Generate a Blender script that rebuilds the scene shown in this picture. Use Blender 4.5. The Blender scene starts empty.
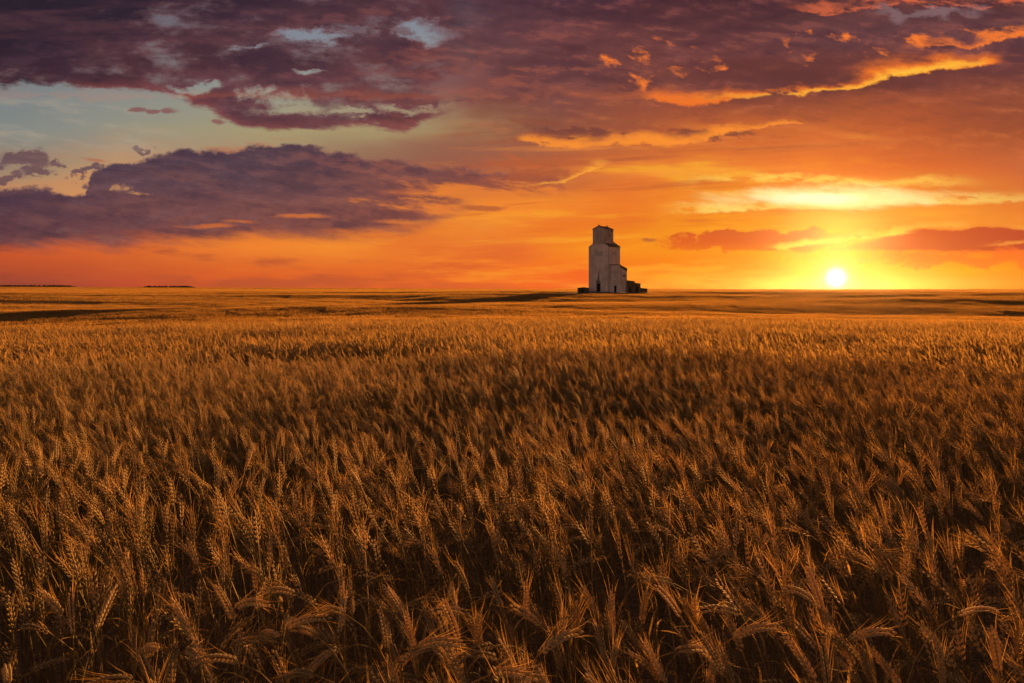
import bpy, math, random
import numpy as np
from mathutils import Vector, Matrix

random.seed(11)
scene = bpy.context.scene
COL = scene.collection
EYE = 1.55


# ------------------------------------------------------------------ helpers
def lin(c):
    def f(v):
        v = v / 255.0
        return v / 12.92 if v <= 0.04045 else ((v + 0.055) / 1.055) ** 2.4
    return tuple(f(v) for v in c)


class E:
    """A float expression in a node tree: arithmetic on it adds Math nodes."""
    tree = None

    def __init__(self, s):
        self.s = s

    @staticmethod
    def put(node, i, v):
        if isinstance(v, E):
            E.tree.links.new(v.s, node.inputs[i])
        else:
            node.inputs[i].default_value = v

    @staticmethod
    def op(name, *args):
        n = E.tree.nodes.new('ShaderNodeMath')
        n.operation = name
        for i, a in enumerate(args):
            E.put(n, i, a)
        return E(n.outputs[0])

    def __add__(self, o): return E.op('ADD', self, o)
    __radd__ = __add__
    def __mul__(self, o): return E.op('MULTIPLY', self, o)
    __rmul__ = __mul__
    def __sub__(self, o): return E.op('SUBTRACT', self, o)
    def __rsub__(self, o): return E.op('SUBTRACT', o, self)
    def __truediv__(self, o): return E.op('DIVIDE', self, o)
    def __neg__(self): return E.op('MULTIPLY', self, -1.0)


def emax(a, b): return E.op('MAXIMUM', a, b)
def emin(a, b): return E.op('MINIMUM', a, b)
def eabs(a): return E.op('ABSOLUTE', a)
def eexp(a): return E.op('EXPONENT', a)


def sstep(v, lo, hi, kind='SMOOTHSTEP'):
    n = E.tree.nodes.new('ShaderNodeMapRange')
    n.interpolation_type = kind
    n.clamp = True
    E.put(n, 0, v); n.inputs[1].default_value = lo; n.inputs[2].default_value = hi
    n.inputs[3].default_value = 0.0; n.inputs[4].default_value = 1.0
    return E(n.outputs[0])


def vec(x, y, z=0.0):
    n = E.tree.nodes.new('ShaderNodeCombineXYZ')
    E.put(n, 0, x); E.put(n, 1, y); E.put(n, 2, z)
    return n.outputs[0]


def noise(v, scale=1.0, detail=4.0, rough=0.5, dist=0.0):
    n = E.tree.nodes.new('ShaderNodeTexNoise')
    E.tree.links.new(v, n.inputs['Vector'])
    n.inputs['Scale'].default_value = scale
    n.inputs['Detail'].default_value = detail
    n.inputs['Roughness'].default_value = rough
    n.inputs['Distortion'].default_value = dist
    return E(n.outputs[0])


def ramp_f(v, pts, vmax, xmax=1024.0):
    """a smooth curve through pts, as a function of v (0..1 across the pictured sky)"""
    n = E.tree.nodes.new('ShaderNodeFloatCurve')
    cu = n.mapping.curves[0]
    pts = sorted(pts)
    if pts[0][0] > 0:
        pts = [(0, pts[0][1])] + pts
    if pts[-1][0] < xmax:
        pts = pts + [(xmax, pts[-1][1])]
    cu.points[0].location = (pts[0][0] / xmax, pts[0][1] / vmax)
    cu.points[1].location = (pts[-1][0] / xmax, pts[-1][1] / vmax)
    for x, y in pts[1:-1]:
        cu.points.new(x / xmax, y / vmax)
    for p in cu.points:
        p.handle_type = 'AUTO_CLAMPED'
    n.mapping.update()
    n.inputs[0].default_value = 1.0
    E.put(n, 1, v)
    return E(n.outputs[0]) * vmax


def ramp_c(v, pts, xmax=1024.0):
    n = E.tree.nodes.new('ShaderNodeValToRGB')
    cr = n.color_ramp
    cr.interpolation = 'LINEAR'
    while len(cr.elements) < len(pts):
        cr.elements.new(0.5)
    for e, (x, c) in zip(cr.elements, pts):
        e.position = x / xmax
    for e, (x, c) in zip(cr.elements, pts):
        e.color = lin(c) + (1,)
    E.tree.links.new(v.s, n.inputs[0])
    return n.outputs[0]


def cmix(f, a, b, mode='MIX'):
    n = E.tree.nodes.new('ShaderNodeMix')
    n.data_type = 'RGBA'
    n.blend_type = mode
    n.clamp_factor = True
    E.put(n, 0, f)
    for i, v in ((6, a), (7, b)):
        if isinstance(v, tuple):
            n.inputs[i].default_value = v + (1,)
        else:
            E.tree.links.new(v, n.inputs[i])
    return n.outputs[2]


# ------------------------------------------------------------------ sky
FOC = 683.0            # focal length of the lens in picture widths/1024 (24 mm on 36 mm)
HOR = 289.0
SUN_AZ = math.atan2(836 - 512, FOC)      # to the right of straight ahead
SUN_EL_SEEN = math.atan2(HOR - 277.5, FOC * 1.1)
SUN_EL = math.radians(4.7)


def build_sky():
    world = bpy.data.worlds.new('World')
    bpy.context.scene.world = world
    world.use_nodes = True
    world.cycles.sampling_method = 'MANUAL'
    world.cycles.sample_map_resolution = 512
    nt = world.node_tree
    nt.nodes.clear()
    E.tree = nt
    out = nt.nodes.new('ShaderNodeOutputWorld')
    bg = nt.nodes.new('ShaderNodeBackground')
    bg.inputs[1].default_value = 0.1
    nt.links.new(bg.outputs[0], out.inputs[0])
    tc = nt.nodes.new('ShaderNodeTexCoord')
    sep = nt.nodes.new('ShaderNodeSeparateXYZ')
    nt.links.new(tc.outputs['Generated'], sep.inputs[0])
    dx, dy, dz = (E(o) for o in sep.outputs)
    ady = emax(eabs(dy), 0.16)
    # sky chart: X runs along azimuth, Y down from the zenith side; 683 units = tangent 1
    X = dx / ady * FOC + 512.0
    Y = HOR - dz / ady * FOC
    front = sstep(dy, -0.15, 0.25)
    px, py = X * 0.01, Y * 0.01

    nz_big = noise(vec(px * 0.55, py * 1.9, 3.1), 1.0, 4, 0.55)
    nz_str = noise(vec(px * 0.42, py * 3.6, 7.7), 1.0, 5, 0.6)
    nz_fine = noise(vec(px * 2.1, py * 4.4, 1.3), 1.0, 6, 0.62)
    nz_cum = noise(vec(px * 3.0, py * 4.0, 5.5), 1.0, 5, 0.6)
    nz_wisp = noise(vec(px * 1.1, py * 5.5 - px * 0.7, 9.2), 1.0, 6, 0.65)
    nz_emb = noise(vec(px * 3.6 + 2.0, py * 7.0 - px * 1.6, 4.4), 1.0, 4, 0.55)
    # (the tiny noise terms only make the compiler work through the layers in order)
    X = X + (nz_big + nz_wisp + nz_emb) * 1e-5
    Y = Y + (nz_fine + nz_cum + nz_str) * 1e-5

    # ragged coordinates for the edges of clouds
    wx = noise(vec(px * 2.6, py * 3.2, 12.7), 1.0, 6, 0.62)
    wy = noise(vec(px * 2.4, py * 4.2, 23.1), 1.0, 6, 0.62)
    lum = noise(vec(px * 0.95, py * 2.9 - px * 0.25, 31.0), 1.0, 8, 0.62)
    lum2 = noise(vec(px * 0.95 + 0.05, py * 2.9 - px * 0.25 + 0.14, 31.0), 1.0, 8, 0.62)
    X = X + (wx + wy + lum + lum2) * 1e-5
    relief = (lum2 - lum) * 9.0            # + on the side turned to the sun
    XR = X + (wx - 0.5) * 105.0
    YR = Y + (wy - 0.5) * 50.0

    # --- clear sky and thin high cloud
    Xw = X + (nz_big - 0.5) * 150.0 + (lum - 0.5) * 60.0
    Yw = Y + (nz_str - 0.5) * 26.0 + (nz_fine - 0.5) * 7.0
    U = Xw / 1024.0
    rows = [
        (0, [(0, (112, 116, 126)), (440, (125, 130, 145)), (490, (82, 54, 66)), (600, (74, 46, 56)), (700, (78, 45, 50)),
             (800, (88, 52, 52)), (900, (104, 62, 60)), (1024, (116, 70, 62))]),
        (40, [(0, (118, 123, 130)), (300, (130, 135, 146)), (430, (138, 142, 148)), (480, (112, 76, 80)), (540, (104, 63, 67)),
              (640, (108, 62, 62)), (740, (98, 57, 60)), (850, (98, 62, 66)), (1024, (106, 66, 70))]),
        (90, [(0, (120, 127, 130)), (150, (138, 141, 136)), (290, (150, 150, 138)), (400, (150, 132, 120)), (470, (128, 74, 66)),
              (560, (124, 75, 71)), (640, (128, 72, 62)), (740, (122, 66, 57)), (850, (140, 72, 52)), (940, (148, 76, 52)),
              (1024, (138, 74, 56))]),
        (130, [(0, (133, 137, 131)), (60, (140, 140, 130)), (200, (156, 148, 122)), (300, (166, 152, 112)), (400, (166, 146, 106)), (460, (158, 116, 84)), (520, (146, 92, 68)), (560, (138, 81, 65)), (640, (160, 85, 58)), (720, (192, 96, 50)), (800, (204, 104, 50)),
               (900, (188, 90, 48)), (1024, (162, 81, 50))]),
        (165, [(0, (150, 128, 108)), (60, (170, 140, 110)), (110, (190, 145, 105)), (290, (170, 128, 104)), (350, (142, 92, 80)), (450, (156, 90, 70)),
               (520, (186, 101, 62)), (600, (214, 114, 55)), (700, (232, 124, 50)), (800, (236, 119, 46)), (860, (228, 110, 45)),
               (950, (212, 104, 50)), (1024, (202, 103, 58))]),
        (200, [(0, (190, 140, 100)), (100, (212, 150, 92)), (300, (190, 100, 65)), (420, (212, 112, 56)), (480, (238, 138, 50)), (540, (242, 140, 48)), (620, (236, 122, 42)), (700, (240, 138, 38)), (780, (246, 150, 42)), (900, (244, 148, 45)),
               (1024, (224, 118, 50))]),
        (225, [(0, (200, 95, 50)), (200, (210, 105, 50)), (400, (225, 115, 48)), (470, (238, 138, 50)), (560, (236, 120, 42)),
               (640, (234, 122, 36)), (720, (246, 152, 28)), (836, (246, 150, 26)), (940, (246, 150, 42)), (1024, (238, 136, 48))]),
        (250, [(0, (206, 88, 42)), (100, (216, 98, 45)), (250, (238, 128, 48)), (350, (240, 135, 48)), (420, (230, 115, 45)),
               (500, (235, 115, 45)), (590, (246, 142, 32)), (680, (246, 142, 26)), (760, (250, 158, 8)), (836, (248, 152, 4)),
               (900, (250, 142, 12)), (1024, (245, 105, 35))]),
        (270, [(0, (178, 75, 45)), (100, (190, 82, 45)), (250, (220, 100, 42)), (400, (230, 110, 42)), (500, (245, 120, 38)),
               (600, (242, 104, 34)), (700, (246, 122, 22)), (780, (252, 164, 6)), (836, (250, 164, 6)), (900, (252, 168, 4)),
               (960, (255, 165, 5)), (1024, (255, 145, 10))]),
        (288, [(0, (148, 68, 52)), (120, (185, 75, 48)), (300, (226, 96, 42)), (450, (240, 105, 38)), (600, (242, 98, 36)),
               (700, (244, 116, 18)), (790, (252, 168, 14)), (836, (250, 166, 12)), (880, (252, 172, 10)), (1024, (250, 130, 15))]),
    ]
    col = ramp_c(U, rows[0][1])
    for (y0, _), (y1, pts) in zip(rows, rows[1:]):
        col = cmix(sstep(Yw, y0, y1, 'LINEAR'), col, ramp_c(U, pts))

    # --- soft streaks of thin cloud low over the horizon
    low = sstep(Y, 112, 172) * (1.0 - sstep(X, 740, 1010) * 0.55)
    st1 = sstep(nz_str + (nz_fine - 0.5) * 0.2, 0.50, 0.66)
    col = cmix(st1 * low * 0.55 * (0.25 + 0.75 * sstep(X, 150, 450)), col, ramp_c(X / 1024.0, [(0, (228, 112, 48)), (400, (250, 150, 50)), (620, (255, 178, 45)),
                                                       (850, (255, 205, 60)), (1024, (246, 150, 60))]))
    st2 = sstep(nz_wisp * 0.6 + nz_str * 0.4, 0.45, 0.36)
    col = cmix(st2 * low * 0.65, col, ramp_c(X / 1024.0, [(0, (165, 76, 50)), (400, (205, 94, 50)), (620, (232, 110, 42)),
                                                       (850, (240, 135, 30)), (1024, (222, 100, 40))]))

    XS = X + (wx - 0.5) * 40.0
    YS = Y + (wy - 0.5) * 10.0

    nz_lay = noise(vec(px * 0.33, py * 6.5 + px * 0.35, 41.0), 1.0, 6, 0.62)
    ctr = sstep(X, 400, 500) * sstep(X, 1000, 700) * sstep(Y, 105, 150) * sstep(Y, 262, 225)
    col = cmix(sstep(nz_lay, 0.47, 0.36) * ctr * 0.6, col, ramp_c(Y / 400.0, [(110, (122, 70, 62)), (170, (186, 92, 52)), (250, (226, 100, 40))], 400))
    col = cmix(sstep(nz_lay, 0.53, 0.66) * ctr * 0.55, col, ramp_c(Y / 400.0, [(110, (206, 108, 62)), (170, (248, 150, 58)), (250, (255, 184, 50))], 400))
    st3 = sstep(nz_str * 0.7 + nz_big * 0.3 + (nz_fine - 0.5) * 0.15, 0.51, 0.41) * sstep(Y, 238, 252) * sstep(X, 640, 380)
    col = cmix(st3 * 0.75, col, ramp_c(X / 1024.0, [(0, (140, 66, 52)), (200, (176, 80, 48)), (450, (206, 92, 46)), (640, (228, 104, 40))]))

    def ell(x, y, rx, ry, silk=False):
        v = vec(((XS if silk else XR) - x) * (1.0 / rx), ((YS if silk else YR) - y) * (1.0 / ry))
        n = nt.nodes.new('ShaderNodeVectorMath')
        n.operation = 'LENGTH'
        nt.links.new(v, n.inputs[0])
        return 1.0 - E(n.outputs[1])          # 1 in the middle, 0 on the rim

    # --- pale bright bars above the sun
    def bar(pts, amp, up, dn, colr, f=1.0, wob=6.0, nzz=None):
        """a lit strip: pts give its lower edge, amp its strength along X"""
        nonlocal col
        yc = ramp_f(X / 1024.0, pts, 400.0)
        wd = 0.65 + sstep(nz_big + (nz_fine - 0.5) * 0.6, 0.35, 0.65) * 0.9
        t = yc + (lum - 0.5) * (2.0 * wob) + ((nzz or nz_fine) - 0.5) * (1.8 * wob) + (wy - 0.5) * (3.0 * wob) - Y
        a = ramp_f(X / 1024.0, amp, 1.0)
        b = sstep(t, -dn, dn) * (1.0 - sstep(t / wd + (nz_fine - 0.5) * up * 2.5, up * 0.05, up * 1.2)) * sstep(relief * 0.7 + nz_cum * 1.2, -0.15, 0.5)
        col = cmix(b * a * f, col, colr)

    bar([(660, 184), (720, 182), (850, 184), (1024, 188)], [(660, 0), (730, 0.75), (850, 0.8), (960, 0.3), (1020, 0)], 12, 4, lin((255, 214, 92)), wob=6)
    bar([(670, 214), (760, 210), (840, 208), (1024, 200)], [(650, 0), (730, 0.8), (850, 0.3), (930, 0.6), (1024, 0.5)], 12, 2, lin((255, 222, 110)), wob=4)
    b = sstep(ell(828, 198, 130, 14, True) + (nz_wisp - 0.5) * 1.5, -0.1, 0.75)
    col = cmix(b * 0.95, col, (1.0, 0.86, 0.36))
    b = sstep(ell(815, 199, 66, 8, True) + (nz_fine - 0.5) * 0.8, 0.0, 0.7)
    col = cmix(b * 0.75, col, (1.05, 0.98, 0.66))

    # --- the flat cloud beside and over the sun
    d1 = ell(770, 240, 118, 12.5)
    d1 = sstep(d1 + (nz_wisp - 0.5) * 0.75 + sstep(Y, 236, 229) * -0.25, 0.02, 0.22)
    d1 = d1 * (1.0 - sstep(X, 800, 850))
    col = cmix(d1 * 0.92, col, ramp_c(Y / 400.0, [(229, (206, 80, 40)), (242, (220, 88, 34)), (252, (236, 108, 28))], 400))
    top2 = ramp_f(X / 1024.0, [(790, 250), (860, 241), (905, 230), (925, 226), (960, 229), (985, 225), (1024, 228)], 400.0)
    e2 = emin(Y - top2 + (nz_cum - 0.5) * 9.0, 252.0 - Y + (nz_wisp - 0.5) * 14.0)
    d2 = sstep(e2, 0.0, 3.0) * sstep(X, 800, 880)
    col = cmix(d2 * 0.95, col, ramp_c(X / 1024.0, [(820, (242, 118, 24)), (890, (214, 80, 36)), (1024, (188, 70, 42))]))
    col = cmix(sstep(ell(1000, 258, 170, 9) + (nz_wisp - 0.5) * 0.6, 0.0, 0.6) * 0.7, col, lin((248, 108, 38)))
    bar([(760, 249), (830, 243), (870, 239), (905, 234), (940, 231)], [(760, 0), (785, 0.9), (890, 0.95), (905, 0.6), (925, 0)], 8, 1.5, lin((255, 222, 88)), wob=4, nzz=nz_cum)
    bar([(880, 231), (930, 227), (990, 227), (1024, 230)], [(890, 0), (915, 0.6), (960, 0.5), (985, 0), (1024, 0.4)], 5, 1.5, lin((252, 180, 75)), wob=4, nzz=nz_cum)
    bar([(960, 247), (1024, 242)], [(960, 0), (1000, 0.7), (1024, 0.9)], 4, 1.5, lin((252, 160, 60)), wob=4)

    # --- middle bank on the left
    topB = ramp_f((X * 0.6 + XR * 0.4) / 1024.0, [(0, 187), (40, 188), (80, 190), (92, 174), (110, 166), (140, 160), (165, 151), (180, 147), (230, 147), (262, 144),
                               (300, 145), (345, 150), (380, 157), (450, 165), (512, 172), (548, 176), (575, 196)], 400.0)
    botB = ramp_f(X / 1024.0, [(0, 249), (100, 246), (160, 243), (210, 239), (300, 237), (370, 237), (410, 232), (440, 222), (470, 207),
                               (520, 196), (575, 188)], 400.0)
    upB = Y * 0.6 + YR * 0.4 - topB + (nz_cum - 0.5) * 24.0 + (nz_fine - 0.5) * 10.0
    dnB = botB - Y + (nz_wisp - 0.5) * 34.0 + (lum - 0.5) * 26.0
    mB = sstep(upB, -0.5, 4.5) * sstep(dnB, -9.0, 12.0)
    small = emax(emax(ell(20, 158, 34, 10), ell(42, 173, 20, 7)), emax(ell(85, 172, 14, 5), emax(ell(61, 159, 10, 6), ell(144, 152, 9, 4))))
    small = emax(small, emax(ell(84, 184, 12, 4), ell(14, 182, 24, 6)))
    mS = sstep(small + (nz_cum - 0.5) * 2.2, -0.15, 0.4) * 0.95
    holes = emax(emax(ell(124, 187, 8, 6), ell(140, 195, 14, 4)), emax(ell(210, 226, 36, 3, True), ell(244, 222, 24, 2.5, True)))
    holes = emax(holes, emax(ell(420, 192, 50, 6, True), emax(ell(400, 222, 34, 3.5, True), ell(305, 216, 34, 3, True))))
    hB = sstep(holes + (nz_wisp - 0.5) * 2.0 + (lum - 0.5), -0.05, 0.85)
    cTop = ramp_c(X / 1024.0, [(0, (74, 58, 74)), (150, (86, 66, 78)), (330, (92, 66, 74)), (430, (118, 74, 72)), (560, (160, 86, 60))])
    cBot = ramp_c(X / 1024.0, [(0, (98, 60, 66)), (150, (124, 72, 68)), (330, (138, 78, 66)), (430, (168, 88, 62)), (560, (196, 98, 58))])
    cB = cmix(sstep(Y + (nz_big - 0.5) * 60.0, 165, 245, 'LINEAR'), cTop, cBot)
    cB = cmix(sstep(nz_wisp, 0.42, 0.62) * 0.35, cB, cmix(0.5, cBot, (0.33, 0.13, 0.09)))
    cB = cmix(sstep(nz_cum, 0.55, 0.38) * 0.35, cB, lin((70, 50, 64)))
    cB = cmix(sstep(nz_fine, 0.62, 0.42) * sstep(Y, 190, 150) * 0.3, cB, lin((62, 48, 64)))
    cB = cmix(sstep(relief, 0.0, 1.0) * 0.34, cB, ramp_c(X / 1024.0, [(0, (122, 92, 98)), (250, (134, 92, 90)), (430, (190, 104, 70)), (560, (226, 120, 56))]))
    cB = cmix(sstep(relief, 0.0, -1.0) * 0.36, cB, lin((64, 46, 58)))
    cB = cmix(sstep(upB, 6, 0) * 0.28, cB, lin((150, 112, 104)))
    col = cmix(emax(mB * (1.0 - hB * 0.65), mS), col, cB)
    # the bank thins out to streaks towards the middle of the sky
    tail = sstep(ell(520, 186, 130, 16, True) + (nz_lay - 0.5) * 2.6, -0.05, 0.6)
    col = cmix(tail * 0.5, col, ramp_c(X / 1024.0, [(400, (124, 74, 70)), (520, (160, 84, 62)), (640, (206, 100, 52))]))
    # embers along its lower right edge
    emb = sstep(ell(470, 198, 120, 24, True) + (nz_wisp - 0.5) * 3.2, 0.25, 0.8)
    col = cmix(emb * 0.7, col, lin((246, 136, 48)))
    # dark scraps to the right of it
    dk = emax(ell(482, 208, 30, 4, True), emax(ell(646, 240, 12, 2.2, True), ell(528, 178, 34, 11)))
    col = cmix(sstep(dk + (nz_fine - 0.5) * 1.6, 0.0, 0.6) * 0.75, col, lin((172, 88, 56)))
    bar([(540, 186), (575, 178), (612, 166)], [(515, 0), (545, 0.7), (590, 0.8), (618, 0)], 7, 1.5, lin((255, 170, 60)), wob=9, nzz=nz_cum)

    # a brown veil drifting up to the right of the clear gap
    col = cmix(sstep(ell(450, 150, 120, 17, True) + (nz_wisp - 0.5) * 1.2, -0.1, 0.8) * 0.55, col, lin((144, 92, 76)))
    # cirrus in the clear gap
    col = cmix(sstep(nz_wisp, 0.5, 0.7) * sstep(X, 330, 100) * sstep(Y, 90, 105) * sstep(Y, 165, 140) * 0.5, col, lin((176, 160, 140)))

    # --- the high dark deck
    botA = ramp_f(X / 1024.0, [(0, 88), (60, 92), (150, 93), (175, 98), (215, 116), (250, 131), (330, 131), (400, 133), (430, 124), (470, 110), (512, 104)], 400.0)
    gaps = emax(emax(ell(322, 36, 54, 9), ell(424, 32, 32, 14)), emax(ell(250, 46, 26, 4), ell(312, 73, 34, 5)))
    gaps = emax(gaps, emax(emax(ell(290, 104, 40, 13), ell(262, 92, 24, 8)), ell(356, 112, 34, 5)))
    gaps = emax(gaps, emax(ell(420, 108, 60, 6), ell(200, 88, 26, 6)))
    tA = botA - Y + (nz_cum - 0.5) * 20.0 + (nz_wisp - 0.5) * 26.0
    gA = gaps * 0.85 + (nz_cum - 0.5) * 1.6 + (nz_fine - 0.5) * 1.6 + (lum - 0.5) * 1.8
    zone = ell(366, 78, 100, 52) * 0.08 + (lum - 0.5) * 1.9 + (nz_fine - 0.5) * 1.4
    gA = emax(gA, zone)
    fadeA = 1.0 - sstep(X + (nz_big - 0.5) * 120.0, 430, 560)
    mA = sstep(tA, -1.0, 6.0) * sstep(gA, 0.78, -0.02) * fadeA
    bits = emax(emax(ell(142, 110, 9, 2.6, True), ell(155, 111, 7, 2.2, True)), emax(ell(169, 111, 11, 3.2, True), ell(216, 121, 14, 2.6, True)))
    bits = emax(bits, emax(ell(362, 33, 20, 8), ell(405, 30, 20, 6)))
    mBit = sstep(bits + (nz_fine - 0.5) * 2.2, -0.15, 0.6) * 0.85
    cA0 = ramp_c(X / 1024.0, [(0, (40, 32, 44)), (200, (50, 37, 50)), (330, (72, 48, 58)), (430, (88, 54, 62)), (560, (92, 54, 60))])
    cA1 = ramp_c(X / 1024.0, [(0, (62, 40, 50)), (200, (96, 56, 62)), (330, (96, 60, 66)), (430, (120, 68, 64)), (560, (132, 72, 62))])
    cA = cmix(sstep(Y + (nz_big - 0.5) * 110.0 + (nz_fine - 0.5) * 40.0, 15, 100), cA0, cA1)
    cA = cmix(sstep(nz_str, 0.46, 0.66) * 0.45, cA, lin((104, 64, 70)))
    cA = cmix(sstep(nz_cum, 0.56, 0.36) * 0.45, cA, lin((58, 42, 56)))
    cA = cmix(sstep(tA, 16, -2) * sstep(X, 40, 130) * 0.55 * sstep(Y, 60, 90), cA, lin((158, 84, 80)))
    cA = cmix(sstep(relief, 0.05, 1.1) * 0.36 * sstep(Y + X * 0.12, 0, 70), cA, ramp_c(X / 1024.0, [(0, (84, 58, 70)), (250, (124, 78, 82)), (430, (156, 90, 80)), (560, (172, 90, 70))]))
    cA = cmix(sstep(relief, -0.05, -1.1) * 0.42, cA, lin((46, 34, 46)))
    cA = cmix(sstep(gA, -0.15, 0.3) * 0.35, cA, lin((140, 96, 98)))
    col = cmix(emax(mA, mBit * 0.9), col, cA)

    # --- the deck towards the right: soft dark folds and lit undersides
    rgt = sstep(X, 450, 580) * sstep(Y, 130, 60)
    col = cmix(sstep(nz_big * 0.5 + nz_wisp * 0.5, 0.56, 0.40) * rgt * 0.6, col, lin((74, 44, 54)))
    col = cmix(sstep(nz_str * 0.5 + nz_cum * 0.5, 0.50, 0.64) * rgt * 0.4, col, lin((150, 86, 80)))
    mid = sstep(X, 420, 560) * sstep(Y, 175, 120)
    col = cmix(sstep(relief, 0.05, 1.0) * mid * 0.38, col, ramp_c(Y / 400.0, [(0, (150, 84, 80)), (90, (186, 100, 70)), (170, (240, 140, 64))], 400))
    col = cmix(sstep(relief, -0.05, -1.0) * mid * 0.42, col, ramp_c(Y / 400.0, [(0, (54, 34, 44)), (90, (96, 54, 54)), (170, (180, 88, 50))], 400))
    dk = ell(850, 70, 190, 24)
    col = cmix(sstep(dk + (nz_wisp - 0.5) * 0.8, -0.05, 0.5) * 0.7, col, lin((98, 54, 52)))
    dk = emax(ell(575, 135, 66, 8), ell(715, 131, 60, 7))
    col = cmix(sstep(dk + (nz_fine - 0.5) * 1.0, 0.0, 0.5) * 0.7, col, lin((112, 62, 56)))
    EMB = lin((255, 128, 48))
    bar([(620, 99), (660, 101), (700, 103), (740, 98), (790, 95), (850, 88), (900, 76), (950, 68), (1010, 62)],
        [(620, 0.1), (660, 0.8), (760, 0.95), (900, 1.0), (990, 0.95), (1008, 0)], 15, 2, lin((250, 122, 40)), wob=7, nzz=nz_cum)
    bar([(640, 97), (740, 98), (790, 95), (850, 88), (900, 76), (950, 67), (1010, 61)],
        [(660, 0), (760, 0.7), (900, 1.0), (980, 0.8), (1000, 0)], 7, 2, lin((255, 190, 62)), wob=7, nzz=nz_cum)
    bar([(512, 143), (560, 147), (620, 144), (650, 144), (700, 140), (750, 132), (815, 124)],
        [(512, 0), (525, 0.8), (650, 0.85), (740, 0.9), (800, 0.6), (822, 0)], 8, 1.5, lin((255, 148, 50)), wob=6, nzz=nz_cum)
    bar([(890, 54), (930, 48), (1024, 38)], [(890, 0), (920, 0.6), (1024, 0.9)], 11, 2, EMB, wob=12, nzz=nz_cum)
    bar([(770, 8), (840, 10), (940, 4), (1024, 6)], [(770, 0), (800, 0.5), (870, 0.7), (960, 0.7), (1024, 0.9)], 9, 2, lin((232, 110, 66)), wob=14, nzz=nz_wisp)
    # scattered embers
    zone = emax(emax(ell(640, 62, 60, 26), ell(855, 46, 90, 16)), emax(ell(690, 66, 40, 20), ell(950, 36, 60, 14)))
    col = cmix(sstep(sstep(zone, -0.1, 0.4) * 0.10 + nz_emb + (nz_fine - 0.5) * 0.35, 0.62, 0.80) * sstep(zone, -0.2, 0.2) * 0.9, col, EMB)
    # grey-blue slit at the right
    col = cmix(sstep(ell(930, 14, 90, 9) + (nz_wisp - 0.5) * 1.2, 0.1, 0.7) * 0.5, col, lin((150, 120, 124)))

    # --- the sun's aureole and disc
    sdir = (math.sin(SUN_AZ) * math.cos(SUN_EL_SEEN), math.cos(SUN_AZ) * math.cos(SUN_EL_SEEN), math.sin(SUN_EL_SEEN))
    n = nt.nodes.new('ShaderNodeVectorMath'); n.operation = 'DISTANCE'
    nt.links.new(tc.outputs['Generated'], n.inputs[0]); n.inputs[1].default_value = sdir
    ang = E(n.outputs[1])
    v = vec(dx, dy, dz * 1.5)
    nd = nt.nodes.new('ShaderNodeVectorMath'); nd.operation = 'DISTANCE'
    nt.links.new(v, nd.inputs[0]); nd.inputs[1].default_value = (sdir[0], sdir[1], sdir[2] * 1.5)
    angw = E(nd.outputs[1])
    halo = eexp(angw * -17.0)
    col = cmix(halo * 0.10, col, (1.0, 0.52, 0.0))
    halo2 = eexp(angw * angw * -620.0)
    col = cmix(halo2 * 0.22, col, (1.0, 0.72, 0.02))
    halo3 = eexp(ang * ang * -3600.0)
    col = cmix(halo3 * 0.85, col, (1.2, 0.98, 0.35))
    disc = sstep(ang, 0.0215, 0.0)
    col = cmix(disc * disc, col, (3.6, 3.2, 2.2))

    # --- behind and above: plain dusk sky
    sky = nt.nodes.new('ShaderNodeTexSky')
    sky.sky_type = 'NISHITA'
    sky.sun_disc = False
    sky.sun_elevation = SUN_EL
    sky.sun_rotation = SUN_AZ
    sc10 = nt.nodes.new('ShaderNodeVectorMath'); sc10.operation = 'SCALE'
    nt.links.new(col, sc10.inputs[0]); sc10.inputs['Scale'].default_value = 10.0 * SKY_GAIN
    ovc = nt.nodes.new('ShaderNodeVectorMath'); ovc.operation = 'SCALE'
    nt.links.new(sky.outputs[0], ovc.inputs[0]); ovc.inputs['Scale'].default_value = SKY_BACK
    back = cmix(0.5, ovc.outputs[0], tuple(10 * SKY_GAIN * c for c in lin((148, 110, 100))))
    high = sstep(dz, 0.85, 0.55) * front
    fin = cmix(high, back, sc10.outputs[0])
    nt.links.new(fin, bg.inputs[0])


SKY_BACK = 0.45
SKY_GAIN = 2 ** -1.3      # the picture is exposed 1.3 stops up
# ------------------------------------------------------------------ tags and meshes
def tag(o, label=None, cat=None, group=None, kind=None):
    if label: o['label'] = label
    if cat: o['category'] = cat
    if group: o['group'] = group
    if kind: o['kind'] = kind
    return o


def empty(name, loc, rz=0.0):
    o = bpy.data.objects.new(name, None)
    COL.objects.link(o)
    o.location = loc
    o.rotation_euler = (0, 0, rz)
    o.empty_display_size = 0.1
    return o


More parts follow.
